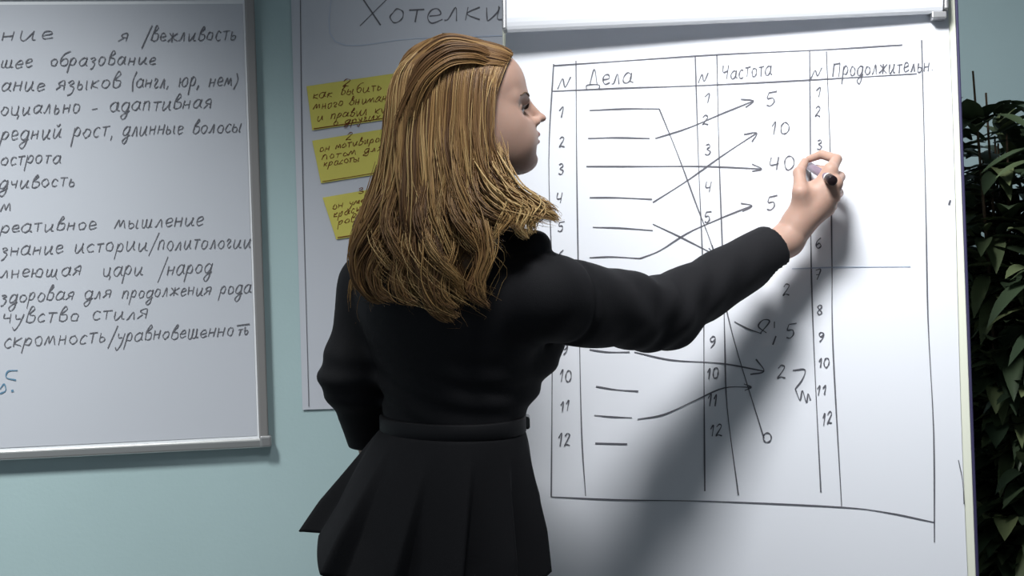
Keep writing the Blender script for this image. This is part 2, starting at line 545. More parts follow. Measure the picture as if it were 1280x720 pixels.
for t, x0, y0, x1, y1, xh in LINES:
    mb = MB()
    write(mb, WSH, t, x0, y0, x1, y1, xh * .9, 1.35, ik, slant=.2, jit=.05)
    if t == 'ть':
        ink_line(mb, WSH, [(296, 407), (312, 405)], 1.5, ik)
    mb.build('word', sheet)
mb = MB()
ink_line(mb, WSH, [(22, 463), (10, 464), (8, 472), (20, 475)], 1.8, 'ink_blue')
ink_line(mb, WSH, [(0, 486), (5, 480), (7, 488), (0, 492)], 1.8, 'ink_blue')
ink_line(mb, WSH, [(14, 489), (17, 488)], 2.5, 'ink_blue')
tag(mb.build('note_mark', sheet), 'blue marks')

# ------------------------------------------------------------------ sheet on the wall behind the person with three yellow notes
mb = MB()
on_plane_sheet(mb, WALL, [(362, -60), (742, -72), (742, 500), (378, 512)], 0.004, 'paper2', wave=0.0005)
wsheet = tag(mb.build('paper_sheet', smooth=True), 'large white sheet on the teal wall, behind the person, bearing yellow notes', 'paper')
WS2 = Plane(WALL.at(0, 0, 0.0048), WALL.h, WALL.v)
mb = MB()
ink_line(mb, WS2, [(375, -40), (378, 200), (386, 508)], 1.3, 'ink_soft')
mb.build('margin_line', wsheet); mb = MB()
ink_line(mb, WS2, [(417, -30), (419, 52), (520, 48), (640, 44)], 1.2, 'ink_pale')
mb.build('heading_frame', wsheet); mb = MB()
write(mb, WS2, 'Хотелки', 448, 32, 632, 24, 17, 1.7, 'ink_soft')
mb.build('heading', wsheet)

NOTES = [
    ([(383, 108), (506, 90), (508, 146), (390, 163)], 'yellow note on the wall sheet, topmost of three, at the hair',
     [('2', 428, 109, 440, 107, 6), ('как выбить и', 390, 124, 496, 110, 6), ('много внимания', 392, 137, 500, 124, 6), ('и правил кино', 396, 151, 500, 138, 6), ('о других', 416, 157, 476, 149, 5)]),
    ([(390, 176), (506, 157), (508, 212), (401, 229)], 'yellow note on the wall sheet, middle of three, with red lines',
     [('2', 432, 176, 442, 174, 6), ('он мотивирован', 399, 190, 496, 173, 5), ('потом для', 402, 200, 480, 187, 5), ('красоты', 404, 208, 450, 201, 5)]),
    ([(403, 247), (506, 229), (508, 286), (420, 299)], 'yellow note on the wall sheet, lowest of three, partly behind the hair',
     [('3', 446, 243, 456, 241, 6), ('он умеет', 415, 262, 470, 250, 5), ('красиво', 416, 272, 466, 260, 5), ('ровно', 422, 282, 462, 271, 5)]),
]
for cor, lab, txt in NOTES:
    mb = MB()
    on_plane_sheet(mb, WALL, cor, 0.0075, 'sticky', nu=10, nv=8, wave=0.0004)
    note = tag(mb.build('sticky_note', smooth=True), lab, 'note', 'yellow notes on the wall sheet')
    NP = Plane(WALL.at(0, 0, 0.0075), WALL.h, WALL.v)
    for t, x0, y0, x1, y1, xh in [w + (ln[5],) for ln in txt for w in words(*ln[:5])]:
        mb = MB()
        write(mb, NP, t, x0, y0, x1, y1, xh, 1.05, 'ink_red', slant=.25, jit=0.11)
        mb.build('word', note)
    mb = MB()
    # ruled edge drawn along the foot of the note
    a, b = cor[3], cor[2]
    ink_line(mb, NP, [(a[0] + 2, a[1] - 2), (b[0] - 2, b[1] - 2)], 1.2, 'ink_red', smooth=False)
    mb.build('foot_line', note)

# ------------------------------------------------------------------ flipchart easel
uR, _ = BOARD.uv(1197, 360)
uL, _ = BOARD.uv(633, 200)
_, vTop = BOARD.uv(900, -70)
_, vBot = BOARD.uv(900, 860)
foot_c = BOARD.at((uL + uR) / 2, vBot)
easel = empty('flipchart_easel', (foot_c[0], foot_c[1] + 0.15, 0), 'white flipchart easel board the person writes at, edge shade painted on the right', 'flipchart')
BT = 0.022
EB = 0.024     # board stands out past the pad on the right
mb = MB(); mb.box(BOARD.at(uL - .006, vBot, -BT - .004), BOARD.h * (uR - uL + .006 + EB * .6), BOARD.v * (vTop - vBot), BOARD.n * BT, 'enamel')
mb.build('panel', easel, bevel=0.002)
mb = MB(); mb.box(BOARD.at(uR + EB * .6, vBot - .004, -BT - .006), BOARD.h * .005, BOARD.v * (vTop - vBot + .008), BOARD.n * (BT + .004), 'edge')  # thin dark strip standing in for shadow along the board's edge
tag(mb.build('edge_shade', easel, bevel=0.002), 'dark violet strip painted as edge shade')
# legs
for uu, dy in ((uL + .04, 0), (uR - .04, 0)):
    top = BOARD.at(uu, vTop - .1, -BT - .016)
    d = -BOARD.v
    s = top[2] / -d[2]
    mb = MB(); mb.tube([top, top + d * (s - .012)], .013, 'grey_metal', 14)
    mb.build('leg', easel, smooth=True)
top = BOARD.at((uL + uR) / 2, vTop - .25, -BT - .02)
back = top + np.array([0.25, 0.55, 0]); back[2] = 0.012
mb = MB(); mb.tube([top, back], .013, 'grey_metal', 14)
mb.build('leg', easel, smooth=True)
mb = MB(); mb.box(BOARD.at(uL, vBot - .012, -BT), BOARD.h * (uR - uL), BOARD.v * .012, BOARD.n * (BT + .05), 'grey_metal')
mb.build('pen_tray', easel, bevel=0.003)

# clamp bar across the top: a broad white rounded bar, standing farther off on the left
A = BOARD.hit(637, 50); B = BOARD.hit(1176, 20)
ua, va = BOARD.uv(637, 50); ub, vb = BOARD.uv(1176, 20)
rings = []
for i in range(31):
    s = i / 30
    u = ua + (ub - ua) * s
    v0 = va + (vb - va) * s
    lift = 0.050 * (1 - s) + 0.016 * s
    prof = [(v0 + 0.032 - 0.032 * math.sin(math.pi * q / 12), lift - 0.014 * math.cos(math.pi * q / 12)) for q in range(13)]
    prof += [(v0 + 0.075, lift + 0.017), (v0 + 0.13, lift + 0.008), (v0 + 0.135, lift - 0.02)]
    rings.append(np.array([BOARD.at(u, vv, oo) for vv, oo in prof]))
mb = MB(); mb.loft(rings, 'plastic', close=True, cap=True)
mb.build('clamp_bar', easel, smooth=False, bevel=0.0015)
for uu, vv, lf in ((ua - .008, va, .03), (ub + .001, vb, .0)):
    mb = MB(); mb.box(BOARD.at(uu, vv + .004, lf), BOARD.h * .008, BOARD.v * .12, BOARD.n * .032, 'grey_metal')
    tag(mb.build('bar_end', easel, bevel=0.003), 'grey end plate of the clamp bar')
mb = MB(); mb.box(BOARD.at(ub - .020, vb - .010, .002), BOARD.h * .026, BOARD.v * .012, BOARD.n * .024, 'grey_metal')
tag(mb.build('bar_clip', easel, bevel=0.002), 'grey metal clip under the bar')

# pad of paper on the board
mb = MB()
uPL, uPR = uL, uR
nu, nv = 40, 60
vs = []
for j in range(nv + 1):
    for i in range(nu + 1):
        s, t = i / nu, j / nv
        u = uPL + (uPR - uPL) * s + 0.002 * math.sin(t * 7) * s
        v = vTop - .02 + (vBot + .03 - vTop) * t
        w = 0.0003 * math.sin(3.1 * s + 5 * t) + 0.0002 * math.sin(9 * t - 2 * s)
        vs.append(BOARD.at(u, v, -.0008 + w * (t)))
k = nu + 1
fs = [(j * k + i, j * k + k + i, j * k + k + i + 1, j * k + i + 1) for j in range(nv) for i in range(nu)]
n0 = len(vs)
mb.add(vs, fs, 'paper')
pad = tag(mb.build('flipchart_pad', smooth=True), 'big white flipchart paper with a hand-drawn numbered table and arrows', 'paper')
BP = BOARD
IK, W = 'ink_soft', 1.75
OFF = 0.0004
PART = 'grid_line'


def L(*pts, w=W, m=IK, smooth=True):
    mb = MB()
    for q in (pts if isinstance(pts[0], list) else [list(pts)]):
        ink_line(mb, BP, q, w, m, off=OFF, smooth=smooth)
    mb.build(PART, pad)


def T(text, x0, y0, x1, y1, xh, w=1.6, m=IK):
    mb = MB()
    write(mb, BP, text, x0, y0, x1, y1, xh, w, m, slant=0.08, jit=0.03, off=OFF)
    mb.build('heading' if len(text) > 2 or text == 'N' else 'number', pad)


# frame and columns
L((692, 82), (780, 76), (900, 68), (1030, 62), (1128, 56))
L((692, 80), (686, 200), (690, 350), (690, 500), (689, 621))
L((720, 76), (721, 220), (724, 400), (727, 540), (732, 620))
L((690, 114), (780, 110), (870, 107), (1010, 100), (1146, 92), w=1.8)
L((869, 70), (873, 200), (879, 350), (880, 480), (881, 614))
L((896, 68), (899, 200), (904, 340), (906, 430), (909, 510), (923, 619))
L((1012, 64), (1013, 200), (1014, 330), (1018, 450), (1026, 615))
L((1033, 64), (1038, 200), (1040, 330), (1041, 430), (1052, 633))
L((1152, 50), (1157, 250), (1160, 400), (1167, 540), (1168, 678))
L((689, 621), (780, 625), (900, 627), (1052, 634), (1110, 641), (1168, 653))
L((990, 336), (1050, 334), (1138, 333), w=1.6, m='ink_pale')
# headings
T('N', 697, 112, 718, 108, 9)
T('Дела', 733, 107, 793, 104, 13)
T('N', 873, 104, 889, 101, 7)
T('Частота', 902, 99, 966, 94, 11)
T('N', 1014, 98, 1031, 92, 6)
T('Продолжительн.', 1040, 96, 1168, 88, 11, w=1.7)
# numbers, first column
for n, x, y in (('1', 698, 146), ('2', 698, 184), ('3', 697, 218), ('4', 695, 254), ('5', 697, 290), ('6', 697, 326), ('9', 702, 444)):
    T(n, x, y, x + 10, y, 9.5)
T('10', 699, 478, 716, 478, 10); T('11', 700, 514, 713, 514, 9); T('12', 697, 558, 715, 556, 11)
# second column
for n, x, y in (('1', 880, 128), ('2', 877, 155), ('3', 880, 194), ('4', 881, 240), ('5', 880, 278), ('9', 886, 434)):
    T(n, x, y, x + 11, y, 9)
T('10', 883, 474, 900, 473, 10); T('11', 884, 508, 898, 507, 10); T('12', 887, 545, 905, 544, 11)
# third column
for n, x, y in (('1', 1019, 122), ('2', 1018, 146), ('3', 1020, 186), ('6', 1019, 310), ('7', 1018, 350), ('8', 1020, 394), ('9', 1022, 427)):
    T(n, x, y, x + 10, y, 9)
T('10', 1023, 460, 1038, 459, 8); T('11', 1020, 494, 1035, 493, 8); T('12', 1027, 532, 1042, 529, 10)
# rows
PART = 'row_dash'
L((737, 138), (780, 136), (824, 136))
L((735, 173), (770, 172), (812, 173))
L((737, 247), (770, 247), (815, 249))
L((741, 284), (775, 285), (816, 288))
L((737, 322), (765, 321), (800, 323))
L((737, 437), (760, 440), (787, 440))
L((745, 483), (770, 487), (798, 489))
L((743, 519), (765, 521), (790, 522))
L((744, 554), (784, 555))
# arrows: shaft and head together
PART = 'arrow'
L([(824, 136), (846, 190), (872, 260), (893, 318), (916, 420), (955, 548)], circ(959, 547, 5, 6))
L([(819, 173), (860, 160), (900, 143), (942, 126)], [(926, 124), (942, 126), (932, 134)])
L([(816, 253), (860, 225), (905, 193), (946, 166)], [(930, 168), (946, 166), (940, 177)])
L([(733, 208), (800, 208), (880, 208), (952, 211)], [(940, 205), (952, 211), (940, 214)])
L([(816, 280), (850, 296), (895, 319)], [(886, 310), (893, 318), (890, 306)], [(888, 318), (896, 312)])
L([(800, 323), (825, 313), (860, 291), (900, 273), (940, 257)], [(926, 254), (940, 257), (928, 264)])
L([(918, 402), (935, 411), (952, 417)], [(950, 417), (962, 402), (954, 400), (948, 408), (958, 416)])
L([(793, 440), (840, 450), (900, 454), (955, 464)], [(945, 449), (955, 464), (938, 468)])
L([(797, 524), (830, 518), (870, 500), (905, 485), (938, 484)], [(930, 480), (939, 484), (931, 488)])
# figures
T('5', 957, 133, 974, 131, 12)
T('10', 963, 168, 990, 166, 10.5)
T('40', 961, 213, 996, 211, 12)
T('5', 958, 262, 974, 260, 11)
T('2', 978, 370, 990, 369, 10)
PART = 'number'
L([(968, 402), (968, 410)], [(970, 420), (966, 431)])
T('5', 982, 424, 998, 422, 12)
T('2', 970, 474, 986, 473, 12)
PART = 'scribble'
L([(991, 463), (1006, 462), (1003, 474), (994, 486)], [(994, 486), (1000, 500), (1003, 488), (1008, 503), (1010, 492), (1013, 500)])
L((1186, 256), (1188, 250), w=2.4)
L((1198, 575), (1203, 600), (1205, 630), w=1.2)


# ------------------------------------------------------------------ implicit-surface sculpting
def smin(a, b, k):
    h = np.clip(0.5 + 0.5 * (b - a) / k, 0, 1)
    return b * (1 - h) + a * h - k * h * (1 - h)


def smax(a, b, k):
    return -smin(-a, -b, k)


def ell(p, c, r, rot=None):
    q = p - np.asarray(c, np.float32)
    if rot is not None:
        q = q @ np.asarray(rot, np.float32)
    r = np.asarray(r, np.float32)
    k0 = np.linalg.norm(q / r, axis=1)
    k1 = np.linalg.norm(q / (r * r), axis=1) + 1e-9
    return k0 * (k0 - 1.0) / k1


def cone(p, a, b, ra, rb):
    """capsule whose radius runs from ra to rb"""
    a, b = np.asarray(a, np.float32), np.asarray(b, np.float32)
    ba = b - a
    t = np.clip(((p - a) @ ba) / (ba @ ba), 0, 1)
    return np.linalg.norm(p - a - t[:, None] * ba, axis=1) - (ra + (rb - ra) * t)


def chain(p, pts, rads, k):
    d = None
    for i in range(len(pts) - 1):
        e = cone(p, pts[i], pts[i + 1], rads[i], rads[i + 1])
        d = e if d is None else smin(d, e, k)
    return d


def surface(fn, lo, hi, h):
    """surface nets of fn<0 inside the box"""
    lo, hi = np.array(lo, float), np.array(hi, float)
    n = np.ceil((hi - lo) / h).astype(int) + 1
    ax = [lo[i] + h * np.arange(n[i]) for i in range(3)]
    Fv = np.empty(n, np.float32)
    Yg, Zg = np.meshgrid(ax[1], ax[2], indexing='ij')
    step = max(1, int(250000 / (n[1] * n[2])))
    for i0 in range(0, n[0], step):
        xs = ax[0][i0:i0 + step]
        p = np.empty((len(xs), n[1], n[2], 3), np.float32)
        p[..., 0] = xs[:, None, None]; p[..., 1] = Yg; p[..., 2] = Zg
        Fv[i0:i0 + step] = fn(p.reshape(-1, 3)).reshape(len(xs), n[1], n[2])
    ins = Fv < 0
    c = [(i, j, k) for i in (0, 1) for j in (0, 1) for k in (0, 1)]
    sl = lambda A, o: A[o[0]:A.shape[0] - 1 + o[0], o[1]:A.shape[1] - 1 + o[1], o[2]:A.shape[2] - 1 + o[2]]
    cnt = sum(sl(ins, o).astype(np.int8) for o in c)
    act = (cnt > 0) & (cnt < 8)
    idx = np.full(act.shape, -1, np.int64)
    ci = np.argwhere(act)
    idx[act] = np.arange(len(ci))
    acc = np.zeros((len(ci), 3)); num = np.zeros(len(ci))
    for a in c:
        for axn in range(3):
            if a[axn] == 0:
                b = list(a); b[axn] = 1
                fa = Fv[ci[:, 0] + a[0], ci[:, 1] + a[1], ci[:, 2] + a[2]]
                fb = Fv[ci[:, 0] + b[0], ci[:, 1] + b[1], ci[:, 2] + b[2]]
                x = (fa < 0) != (fb < 0)
                t = np.where(x, fa / np.where(x, fa - fb, 1), 0)
                pos = np.tile(np.array(a, float), (len(ci), 1))
                pos[:, axn] += t
                acc += pos * x[:, None]; num += x
    V = lo + h * (ci + acc / num[:, None])
    Q = []
    for axn in range(3):
        o1, o2 = [(1, 2), (2, 0), (0, 1)][axn]
        s0 = [slice(None)] * 3; s1 = [slice(None)] * 3
        s0[axn] = slice(0, -1); s1[axn] = slice(1, None)
        A, Bv = ins[tuple(s0)], ins[tuple(s1)]
        e = np.argwhere(A != Bv)
        ok = (e[:, o1] > 0) & (e[:, o2] > 0) & (e[:, o1] < ins.shape[o1] - 1) & (e[:, o2] < ins.shape[o2] - 1)
        e = e[ok]
        fl = A[tuple(e.T)]
        d1 = np.zeros(3, int); d1[o1] = 1
        d2 = np.zeros(3, int); d2[o2] = 1
        g = lambda q: idx[tuple(q.T)]
        q = np.stack([g(e - d1 - d2), g(e - d2), g(e), g(e - d1)], 1)
        q[~fl] = q[~fl][:, ::-1]
        Q.append(q)
    Q = np.concatenate(Q)
    return V, Q[(Q >= 0).all(1)]


def push_out(p, fn, margin, it=3):
    margin = np.broadcast_to(np.asarray(margin, float), (len(p),))
    for _ in range(it):
        d = fn(p.astype(np.float32))
        bad = d < margin
        if not bad.any():
            break
        q = p[bad]
        e = 1e-3
        gr = np.stack([fn((q + e * np.eye(3)[k]).astype(np.float32)) - fn((q - e * np.eye(3)[k]).astype(np.float32)) for k in range(3)], 1)
        gr /= np.linalg.norm(gr, axis=1)[:, None] + 1e-9
        p[bad] = q + gr * (margin[bad] - d[bad])[:, None]
    return p


# ------------------------------------------------------------------ the person
FWD = np.array([0.60, 0.80, 0.0]); RGT = np.array([0.80, -0.60, 0.0]); UP = np.array([0, 0, 1.0])
TC = np.array([P(565, 520, 2.5)[0], 2.5, 0.0])        # torso axis on the floor
ZT = lambda py, d=2.5, px=570: P(px, py, d)[2]


def tl(r, f, z):
    return TC + RGT * r + FWD * f + UP * z


TROT = np.stack([RGT, FWD, UP], 1)                    # torso frame as columns
Z_W = ZT(528); Z_S = ZT(318)
SH_R, EL_R, WR_R = P(684, 366, 2.405), P(828, 392, 2.59), P(984, 300, 2.735)
DH = 0.070
SH_L, EL_L, WR_L = P(466, 356, 2.60), P(443, 470, 2.57), P(496, 650, 2.735)

# head frame: x forward, y left, z up
HS = 0.965
h_yaw, h_pit = math.radians(6), math.radians(8)
hx = np.array([math.cos(h_yaw) * math.cos(h_pit), math.sin(h_yaw) * math.cos(h_pit), math.sin(h_pit)])
hy = np.array([-math.sin(h_yaw), math.cos(h_yaw), 0.0])
hz = np.cross(hx, hy)
HC = P(588, 141, 2.49)
HROT = np.stack([hx, hy, hz], 1)
to_head = lambda p: ((p - HC.astype(np.float32)) @ HROT.astype(np.float32)) / HS
from_head = lambda q: HC + (np.asarray(q) * HS) @ HROT.T
NECK_B = tl(0.0, -0.005, Z_S + .02)
nb = (NECK_B - HC) @ HROT / HS


def head_sdf(p):
    ay = p * np.array([1, 0, 1], np.float32) + np.abs(p) * np.array([0, 1, 0], np.float32)   # mirrored half
    d = ell(p, (-.014, 0, .032), (.097, .074, .080))
    d = smin(d, ell(p, (.028, 0, -.012), (.061, .058, .086)), .03)
    d = smin(d, ell(p, (.050, 0, .040), (.040, .053, .044)), .025)                 # forehead
    d = smin(d, cone(ay, (-.006, .050, -.050), (.058, .018, -.090), .020, .017), .035)   # jaw
    d = smin(d, ell(p, (.0745, 0, -.091), (.019, .021, .016)), .022)                # chin
    d = smin(d, ell(ay, (.050, .038, -.030), (.026, .022, .024)), .035)             # cheeks
    d = smin(d, ell(p, (.076, 0, -.052), (.0235, .030, .030)), .028)                # mouth mound
    d = smin(d, ell(ay, (.054, .034, -.060), (.028, .019, .028)), .030)
    d = smin(d, cone(ay, (.083, .012, .014), (.066, .044, .012), .008, .007), .014)     # brow
    d = smax(d, -ell(ay, (.094, .034, -.007), (.020, .017, .012)), .014)            # socket
    d = smin(d, cone(p, (.0855, 0, .012), (.1090, 0, -.0235), .0060, .0062), .011)     # nose
    d = smin(d, ell(p, (.1115, 0, -.0268), (.0085, .0075, .0062)), .005)
    d = smin(d, ell(ay, (.0985, .0105, -.0315), (.010, .0065, .0065)), .006)         # wings
    d = smax(d, -ell(ay, (.104, .0055, -.0385), (.0045, .003, .0028)), .003)       # nostrils
    d = smin(d, cone(ay, (.1010, .003, -.0515), (.084, .022, -.0565), .0050, .0025), .004)   # upper lip
    d = smin(d, cone(ay, (.0980, .004, -.0635), (.083, .021, -.0585), .0054, .0025), .004)   # lower lip
    d = smax(d, -cone(ay, (.1060, 0, -.0572), (.083, .024, -.0575), .0018, .0012), .003)
    d = smax(d, -ell(p, (.1005, 0, -.0765), (.010, .018, .006)), .010)               # under the lip
    # eyelids
    d = smin(d, ell(ay, (.0695, .031, -.008), (.0135, .0145, .0125)), .004)
    d = smax(d, -ell(ay, (.0845, .031, -.0090), (.0105, .0125, .0052)), .002)
    # ear
    e = ell(ay, (-.010, .072, -.012), (.018, .006, .028))
    d = smin(d, e, .006)
    d = smin(d, cone(p, (-.022, 0, -.045), nb, .050, .053), .025)                  # neck
    return d


FING = {
    'index': [(1038, 213, 2.662), (1046, 199, 2.690), (1027, 193, 2.712), (1011, 199, 2.722)],
    'middle': [(1044, 229, 2.655), (1050, 221, 2.692), (1034, 213, 2.716), (1017, 210, 2.728)],
    'ring': [(1041, 246, 2.658), (1048, 241, 2.694), (1032, 234, 2.714), (1019, 238, 2.704)],
    'little': [(1034, 261, 2.668), (1041, 258, 2.696), (1027, 253, 2.710), (1016, 256, 2.700)],
}
THUMB = [(1000, 270, 2.665), (1001, 240, 2.650), (999, 216, 2.670), (1006, 202, 2.698)]
FING = {k: [(a, b, c + DH) for a, b, c in v] for k, v in FING.items()}
THUMB = [(a, b, c + DH) for a, b, c in THUMB]
FR_ = {'index': (.0115, .0088, .0076, .0062), 'middle': (.0118, .009, .0078, .0064), 'ring': (.0112, .0085, .0074, .0060), 'little': (.0102, .0074, .0064, .0052)}


def hand_sdf(p):
    d = cone(p, EL_R * .35 + WR_R * .65, WR_R, .031, .0255)
    d = smin(d, cone(p, WR_R, P(996, 283, 2.668 + DH), .0255, .0255), .02)
    for f, pts in FING.items():
        m = P(*pts[0])
        d = smin(d, cone(p, P(997, 280, 2.668 + DH), m, .020, .0125), .014)
    d = smin(d, chain(p, [P(*q) for q in THUMB], (.019, .0135, .0095, .0068), .006), .014)
    d = smin(d, cone(p, P(1004, 248, 2.655 + DH), P(1030, 232, 2.668 + DH), .011, .010), .012)
    d = smin(d, cone(p, P(1003, 238, 2.662 + DH), P(1026, 227, 2.685 + DH), .0075, .0075), .010)
    g = None
    for f, pts in FING.items():
        c = chain(p, [P(*q) for q in pts], FR_[f], .002)
        g = c if g is None else smin(g, c, .0015)
    d = smin(d, g, .006)
    return d


def body_sdf(p):
    q = ((p - TC.astype(np.float32)) @ TROT.astype(np.float32))
    ay = np.abs(q) * np.array([1, 0, 0], np.float32) + q * np.array([0, 1, 1], np.float32)
    d = ell(q, (0, .005, Z_W + .16), (.122, .085, .17))
    d = smin(d, ell(q, (0, .0, Z_W), (.100, .075, .10)), .05)
    d = smin(d, ell(q, (-.006, .0, Z_W - .16), (.112, .092, .13)), .04)
    d = smin(d, ell(ay, (.07, .085, Z_W + .125), (.05, .05, .05)), .03)
    d = smin(d, cone(p, SH_L + UP * .005, SH_R + UP * .005, .04, .04), .06)
    d = smin(d, cone(p, NECK_B - UP * .06, NECK_B + UP * .02, .055, .050), .04)
    d = smin(d, chain(p, [SH_L, EL_L, WR_L], (.042, .034, .024), .02), .03)
    d = smin(d, cone(p, WR_L, tl(-.06, .195, Z_W - .18), .024, .02), .02)
    d = smin(d, chain(p, [SH_R, EL_R, WR_R], (.042, .034, .024), .02), .03)
    for s in (-1, 1):
        hip, kn, an = (s * .064, 0, Z_W - .18), (s * .070, .01, .50), (s * .07, -.015, .11)
        d = smin(d, cone(q, hip, kn, .060, .046), .03)
        d = smin(d, chain(q, [kn, (s * .075, -.012, .36), an], (.050, .053, .032), .03), .03)
        d = smin(d, chain(q, [an, (s * .072, .10, .035)], (.033, .026), .02), .02)
    return d


body = MB()
V, Q = surface(head_sdf, (-.135, -.10, -.235), (.135, .10, .13), .0022)
body.add(from_head(V), Q, 'skin')
fc = V[Q].mean(1)
ayc = fc * [1, 0, 1] + np.abs(fc) * [0, 1, 0]
lipd = np.minimum(cone(ayc.astype(np.float32), (.1010, .003, -.0515), (.084, .022, -.0565), .0050, .0025),
                  cone(ayc.astype(np.float32), (.0980, .004, -.0635), (.083, .021, -.0585), .0054, .0025))
sl_ = body.mslot('lip')
for k in np.nonzero(lipd < .0006)[0]:
    body.mi[k] = sl_
hp = np.array([P(*q) for f in FING.values() for q in f] + [P(*q) for q in THUMB] + [EL_R * .3 + WR_R * .7])
V, Q = surface(hand_sdf, hp.min(0) - .035, hp.max(0) + .035, .0018)
body.add(V, Q, 'skin')
V, Q = surface(body_sdf, (-.52, 2.12, 0.0), (.56, 2.95, 1.46), .010)
body.add(V, Q, 'skin')
person = tag(body.build('person', origin=(TC[0], TC[1], 0), smooth=True),
             'woman with long wavy blonde hair in black belted suit, writing on the flipchart', 'person')

# lips, eyes, brows, nails
mb = MB()
for s in (-1, 1):
    a = np.linspace(0, math.pi, 12)
    c = np.array([.0705, s * .0305, -.0085])
    for k in range(2):
        pass
    # eyeball
    th = np.linspace(0, math.pi, 10); ph = np.linspace(0, 2 * math.pi, 16, endpoint=False)
    vs, fs = [], []
    for t in th:
        for f in ph:
            vs.append(c + .0128 * np.array([math.cos(t), math.sin(t) * math.cos(f), math.sin(t) * math.sin(f)]))
    for i in range(9):
        for j in range(24):
            fs.append((i * 16 + j, i * 16 + (j + 1) % 16, (i + 1) * 16 + (j + 1) % 16, (i + 1) * 16 + j))
    m2 = MB()
    m2.add(from_head(np.array(vs)), [f for i, f in enumerate(fs) if i >= 48], 'eye')
    m2.add(from_head(np.array(vs)), [f for i, f in enumerate(fs) if i < 48], 'iris')
    m2.build('eye', person, smooth=True)
    m3 = MB()
    hs = lambda q: head_sdf(q.astype(np.float32))
    pts = smooth_line([(.092, s * .011, .0135), (.092, s * .019, .0160), (.086, s * .031, .0180), (.074, s * .043, .0140)], 6)
    pts = push_out(pts - np.array([.004, 0, 0]), hs, .0006, 6)
    m3.tube(from_head(pts), np.interp(np.linspace(0, 1, len(pts)), [0, .25, 1], [.0011, .0017, .0006]), 'brow', 8)
    m3.build('eyebrow', person, smooth=True)
    m4 = MB()
    lid = np.array([-.004, 0, -.008]) + smooth_line([(.0880, s * .0205, -.0005), (.0890, s * .026, .0038), (.0880, s * .031, .0050), (.0850, s * .037, .0036), (.0800, s * .0425, -.0008)], 5)
    m4.tube(from_head(lid), .0009, 'lash', 6)
    for k in range(len(lid)):
        r0 = lid[k]
        m4.tube(from_head(np.array([r0, r0 + [.0045, s * .0012, .0002], r0 + [.0075, s * .0026, .0022]])), (.0007, .0005, .0002), 'lash', 4)
    m4.build('eyelashes', person)

# ------------------------------------------------------------------ clothes
JR = dict(sh=.058)


def jacket_sdf(p, collar=True):
    q = ((p - TC.astype(np.float32)) @ TROT.astype(np.float32))
    ay = np.abs(q) * np.array([1, 0, 0], np.float32) + q * np.array([0, 1, 1], np.float32)
    d = ell(q, (0, .0, Z_W + .175), (.150, .108, .170))
    d = smin(d, ell(q, (0, -.025, Z_W + .20), (.135, .085, .10)), .04)
    d = smin(d, ell(q, (0, 0, Z_W - .01), (.117, .090, .13)), .06)
    d = smin(d, ell(ay, (.074, .102, Z_W + .130), (.064, .058, .062)), .035)
    d = smin(d, ell(q, (.02, .060, Z_W + .085), (.095, .062, .075)), .06)
    d = smin(d, cone(p, SH_L - UP * .012, SH_R - UP * .012, .052, .052), .05)
    d = smin(d, cone(p, NECK_B - UP * .06, NECK_B + UP * .0, .085, .060), .05)
    a = chain(p, [SH_R, EL_R], (.059, .054), .03)
    a = smin(a, cone(p, SH_R + (EL_R - SH_R) * .25 - UP * .020, SH_R + (EL_R - SH_R) * .85 - UP * .012, .052, .046), .03)
    f = cone(p, EL_R, WR_R + (WR_R - EL_R) * .06, .056, .041)
    a = smin(a, f, .03)
    # soft folds around the elbow and upper arm
    t = ((p - SH_R.astype(np.float32)) @ (EL_R - SH_R).astype(np.float32)) / float(np.dot(EL_R - SH_R, EL_R - SH_R))
    a = a + (.0030 * np.sin(t * 17 + p[:, 2] * 70) * np.exp(-((t - .75) / .45) ** 2) + .002 * np.sin(t * 31 - p[:, 2] * 55) * np.exp(-((t - 1.0) / .4) ** 2))
    d = smin(d, a, .035)
    l = chain(p, [SH_L, EL_L, WR_L], (.056, .045, .040), .05)
    l = l + .0016 * np.sin(p[:, 2] * 95 + p[:, 0] * 40) * np.exp(-((p[:, 2] - EL_L[2]) / .08) ** 2)
    d = smin(d, l, .018)
    # creases above the belt
    zz = q[:, 2] - Z_W
    d = d + .0032 * np.sin(zz * 150 + q[:, 0] * 34 + 1.5 * np.sin(q[:, 0] * 19)) * np.exp(-((zz - .055) / .045) ** 2)
    # armhole seam
    d = d + .0045 * np.exp(-((t - .17 + .5 * (p[:, 2] - SH_R[2])) / .022) ** 2) * np.clip(1.5 - np.abs(a) / .02, 0, 1)
    if collar:
        cdir = np.array([.25, .1, 1.0]); cdir /= np.linalg.norm(cdir)
        c = cone(p, NECK_B - UP * .02, NECK_B + cdir * .035, .069, .062)
        d = smin(d, c, .012)
        d = smin(d, cone(p, P(670, 307, 2.415), P(640, 306, 2.45), .0235, .028), .010)
        d = smax(d, -cone(p, NECK_B - UP * .03, NECK_B + cdir * .12, .052, .056), .004)
    d = smax(d, -(q[:, 2] - (Z_W - .06)), .004)
    # hollow cuffs
    ax = WR_R - EL_R; ax = ax / np.linalg.norm(ax)
    cu = P(972, 328, 2.722)
    d = smax(d, ((p - cu.astype(np.float32)) @ ax.astype(np.float32)), .004)
    d = smax(d, -cone(p, cu - ax * .03, cu + ax * .1, .034, .036), .003)
    axl = WR_L - EL_L; axl = axl / np.linalg.norm(axl)
    d = np.maximum(d, np.where(l < .01, (p - (WR_L - axl * .01).astype(np.float32)) @ axl.astype(np.float32), d))
    return d


